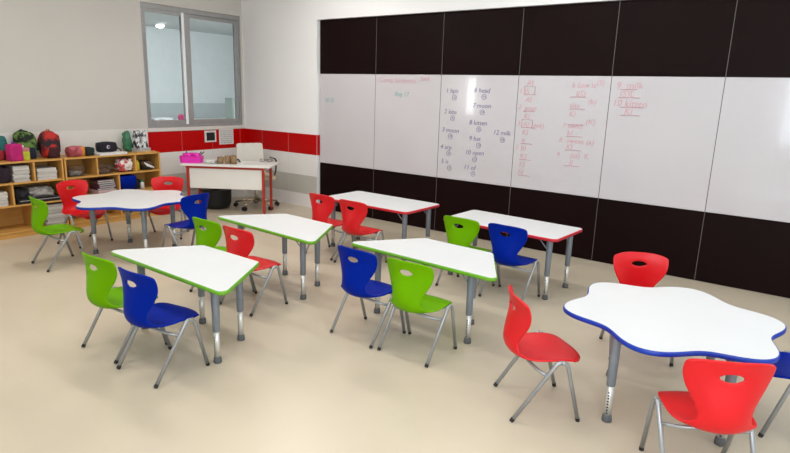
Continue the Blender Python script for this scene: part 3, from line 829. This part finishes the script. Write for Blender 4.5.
# inside the shelves
def papers(x, y, z, w, d, h, label, n=9, base=(.56, .54, .50), seed=0, nm='paper_stack'):
    random.seed(seed); bm = bmesh.new(); zz = 0; mi = 0
    while zz < h-.001:
        s = min(random.uniform(.008, .022), h-zz); jx = random.uniform(-.006, .006); jy = random.uniform(-.006, .006)
        box(bm, -d/2+jx, -w/2+jy, zz, d/2+jx, w/2+jy, zz+s-.001, random.randint(0, 2)); zz += s
    o = obj(nm, bm, [mat('stack a', base, .8, noise_amt=.1), mat('stack b', tuple(c*.88 for c in base), .8, noise_amt=.1), mat('stack c', tuple(min(1, c*1.05) for c in base), .8, noise_amt=.1)], None)
    o.location = (x, y, z); return tag(o, label, 'paper')
papers(.20, -3.315, Z1_, .155, .26, .17, 'white paper stack in the top row, second cubby from the left edge', seed=1)
papers(.20, -3.06, Z1_, .20, .26, .125, 'white paper stack in the top cubby under the red backpack', seed=2)
bag('black_satchel', .24, -3.475, Z1_, (.2, .13, .185), 0, ((.02, .008, .018), (.03, .01, .02), (.5, .42, .45)), 'black satchel with pale strap in the top left cubby', 'bag', 11, pocket=False)
papers(.20, -3.55, Z2_, .15, .26, .15, 'pale paper stack in the middle row at the left edge', seed=3)
t = thing('black_tray', (.205, -3.17, Z2_), 0, 'black tray filling the wide middle cubby behind the green chair', 'tray')
bm = bmesh.new(); box(bm, -.15, -.22, 0, .15, .22, .012); box(bm, .135, -.22, .012, .15, .22, .055); box(bm, -.15, -.22, .012, -.135, .22, .055); box(bm, -.135, -.22, .012, .135, -.205, .055); box(bm, -.135, .205, .012, .135, .22, .055)
obj('tray_body', bm, M['black'], t)
bm = bmesh.new(); box(bm, .150, -.2, .03, .153, .2, .036); obj('rim_line', bm, M['paper2'], t)
t = thing('grey_plastic_bag', (.215, -3.12, Z2_+.013), 0, 'crumpled grey plastic bag in the black tray', 'bag')
obj('bag_body', blob(bmesh.new(), (.20, .27, .155), seed=21, amp=.3, freq=3, sq=.4), mat('grey film', (.32, .30, .28), .35, noise_amt=.45, nscale=14), t, True)
t = thing('folded_black_coat', (.2, -3.32, Z2_+.013), 0, 'dark folded cloth left of the grey plastic bag', 'cloth')
obj('cloth_body', blob(bmesh.new(), (.2, .13, .15), seed=22, amp=.2, sq=.5), cloth('coat', (.02, .018, .022)), t, True)
papers(.21, -3.02, Z3_, .20, .27, .235, 'tall stack of pale books in the bottom cubby behind the green and red chairs', seed=4, base=(.52, .50, .47), nm='book_stack')
# right unit, top row
def clear_box(y, label, content):
    t = thing('clear_box', (.235, y, Z1_), 0, label, 'box', 'clear plastic boxes in the top row')
    bm = bmesh.new(); w, d, h = .085, .08, .115
    box(bm, -d, -w, 0, d, w, .004); box(bm, d-.003, -w, .004, d, w, h); box(bm, -d, -w, .004, -d+.003, w, h); box(bm, -d+.003, -w, .004, d-.003, -w+.003, h); box(bm, -d+.003, w-.003, .004, d-.003, w, h)
    obj('box_body', bm, mat('clear plastic', (.9, .85, .8), .12, trans=.95, ior=1.05, alpha=.45, noise_amt=.05), t)
    obj('box_content', blob(bmesh.new(), (.12, .13, .05), (0, 0, .005), seed=int(-y*10), amp=.3), content, t, True)
clear_box(-2.735, 'clear plastic box in the top left cubby of the right shelf', mat('white bits', (.65, .6, .58), .6, noise_amt=.5, nscale=30))
clear_box(-2.40, 'clear plastic box left of the red-white bag', mat('wood bits', (.35, .18, .10), .6, noise_amt=.5, nscale=30))
t = thing('printed_plastic_bag', (.26, -2.15, Z1_), 0, 'crumpled white bag with red print in the middle top cubby', 'bag')
obj('bag_body', blob(bmesh.new(), (.15, .19, .16), seed=31, amp=.38, freq=3, sq=.4), mat('red white print', (.72, .68, .64), .5, nscale=22, col2=(.50, .06, .07)), t, True)
t = thing('yellow_bottle', (.28, -1.985, Z1_), 0, 'yellow bottle in the top right cubby', 'bottle')
bm = bmesh.new(); lathe(bm, [(.02, 0), (.027, .004), (.027, .095), (.014, .118), (.012, .13)], 18); obj('bottle_body', bm, mat('yellow plastic', (.62, .48, .02), .4, noise_amt=.1), t, True)
bm = bmesh.new(); lathe(bm, [(.014, .13), (.014, .148), (.003, .15)], 14); obj('cap', bm, M['black'], t)
t = thing('craft_scraps', (.25, -1.86, Z1_), 0, 'pile of dark and pale craft scraps in the top right cubby', 'scraps')
obj('scrap_pile', blob(bmesh.new(), (.18, .17, .12), seed=33, amp=.3, sq=.4), mat('dark scraps', (.09, .045, .02), .8, nscale=18, col2=(.02, .015, .012)), t, True)
bm = bmesh.new()
for k in range(5):
    a = k*.5-1; tube(bm, [(.085, -.06+.02*k, .10-.01*k), (.095, -.02+.02*k, .05-.006*k)], .008, 6)
obj('pale_strips', bm, M['paper'], t)
# right unit, middle row
papers(.235, -2.42, Z2_, .22, .24, .05, 'pale pink paper stack under the purple books', seed=6, base=(.60, .42, .42))
for k in range(5):
    b_ = thing('exercise_book', (.235+.004*(k % 2), -2.42+.006*((k*3) % 4-1), Z2_+.052+k*.024), .03*((k*7) % 3-1), 'dark purple exercise book in the pile left of the blue bin', 'book', 'purple books in the middle row')
    c = [(.10, .03, .07), (.16, .05, .10), (.07, .03, .06), (.20, .10, .11), (.09, .03, .05)][k]
    obj('cover', B(-.105, -.10, 0, .105, .10, .022, .002), mat('book cover', c, .5, noise_amt=.1), b_)
    obj('page_block', B(-.102, -.097, .004, .1065, .097, .018), M['paper2'], b_)
t = thing('blue_bin', (.235, -2.145, Z2_), 0, 'rounded blue plastic bin in the middle cubby right of the divider', 'bin')
bm = bmesh.new()
o2 = round_poly([(-.12, -.112), (.12, -.112), (.12, .112), (-.12, .112)], .035)
a = .0
for (z0, z1, s0, s1) in ((0, .17, .90, 1.0),):
    va = [bm.verts.new((x*s0, y*s0, z0)) for x, y in o2]; vb = [bm.verts.new((x, y, z1)) for x, y in o2]; vc = [bm.verts.new((x*.97, y*.97, z1+.016)) for x, y in o2]; vd = [bm.verts.new((x*.85, y*.85, z1+.022)) for x, y in o2]
    N_ = len(o2)
    for r0, r1 in ((va, vb), (vb, vc), (vc, vd)):
        for k in range(N_): bm.faces.new((r0[k], r0[(k+1) % N_], r1[(k+1) % N_], r1[k]))
    bm.faces.new(va[::-1]); bm.faces.new(vd)
obj('bin_body', bm, M['p_blue'], t, True)
t = thing('green_bottle', (.27, -1.93, Z2_), 0, 'small bottle with green cap right of the blue bin', 'bottle')
bm = bmesh.new(); lathe(bm, [(.02, 0), (.026, .003), (.026, .07), (.013, .09)], 16); obj('bottle_body', bm, M['paper'], t, True)
bm = bmesh.new(); lathe(bm, [(.016, .09), (.016, .112), (.003, .114)], 14); obj('cap', bm, mat('green cap', (.02, .28, .12), .4, noise_amt=.1), t)
t = thing('black_case', (.2, -1.99, Z2_), .1, 'dark case behind the green-capped bottle', 'case')
obj('case_body', blob(bmesh.new(), (.14, .10, .13), seed=41, amp=.08, sq=.7), cloth('case cloth', (.012, .012, .014)), t, True)
# right unit, bottom row
for k, (y, c, lab) in enumerate([(-2.12, (.01, .01, .012), 'black bottle in the bottom row under the flower table'), (-2.03, (.60, .45, .03), 'yellow bottle in the bottom row under the flower table'), (-1.94, (.01, .01, .012), 'dark bottle rightmost in the bottom row')]):
    t = thing('paint_bottle', (.27, y, Z3_), 0, lab, 'bottle', 'paint bottles in the bottom row')
    bm = bmesh.new(); lathe(bm, [(.03, 0), (.035, .004), (.035, .13), (.018, .155), (.016, .17)], 18); obj('bottle_body', bm, mat('bottle plastic', c, .4, noise_amt=.1), t, True)
    bm = bmesh.new(); lathe(bm, [(.018, .17), (.018, .19), (.003, .192)], 14); obj('cap', bm, M['paper'], t)

# ------------------------------------------------------------------ world
w = bpy.data.worlds.new('World'); scene.world = w; w.use_nodes = True
bg = w.node_tree.nodes['Background']; bg.inputs[0].default_value = (.85, .92, 1, 1); bg.inputs[1].default_value = 1.2

# ------------------------------------------------------------------ camera (solved from the room's lines)
S = .82
f, pitch, roll, yaw = 577.7441, .2278, .0306, .6309
fw = Vector((-math.sin(yaw)*math.cos(pitch), math.cos(yaw)*math.cos(pitch), -math.sin(pitch)))
rt = Vector((math.cos(yaw), math.sin(yaw), 0)); up = rt.cross(fw)
right = rt*math.cos(roll)+up*math.sin(roll); upp = -rt*math.sin(roll)+up*math.cos(roll)
cam = bpy.data.cameras.new('Camera'); co = bpy.data.objects.new('Camera', cam); COL.objects.link(co)
cam.sensor_width = 36; cam.lens = f*36/790; cam.clip_start = .05; cam.clip_end = 60
Mx = Matrix((right, upp, -fw)).transposed().to_4x4(); Mx.translation = Vector((8.7361*S, -7.1788*S, 2*S))
co.matrix_world = Mx
scene.camera = co

scene.view_settings.view_transform = 'Standard'; scene.view_settings.look = 'None'
scene.view_settings.gamma = 1; scene.view_settings.exposure = 0.27
try: scene.view_settings.use_curve_mapping = False
except Exception: pass
scene.cycles.max_bounces = 8; scene.cycles.diffuse_bounces = 5; scene.cycles.use_denoising = True
scene.cycles.caustics_reflective = False; scene.cycles.caustics_refractive = False
scene.cycles.sample_clamp_indirect = 6
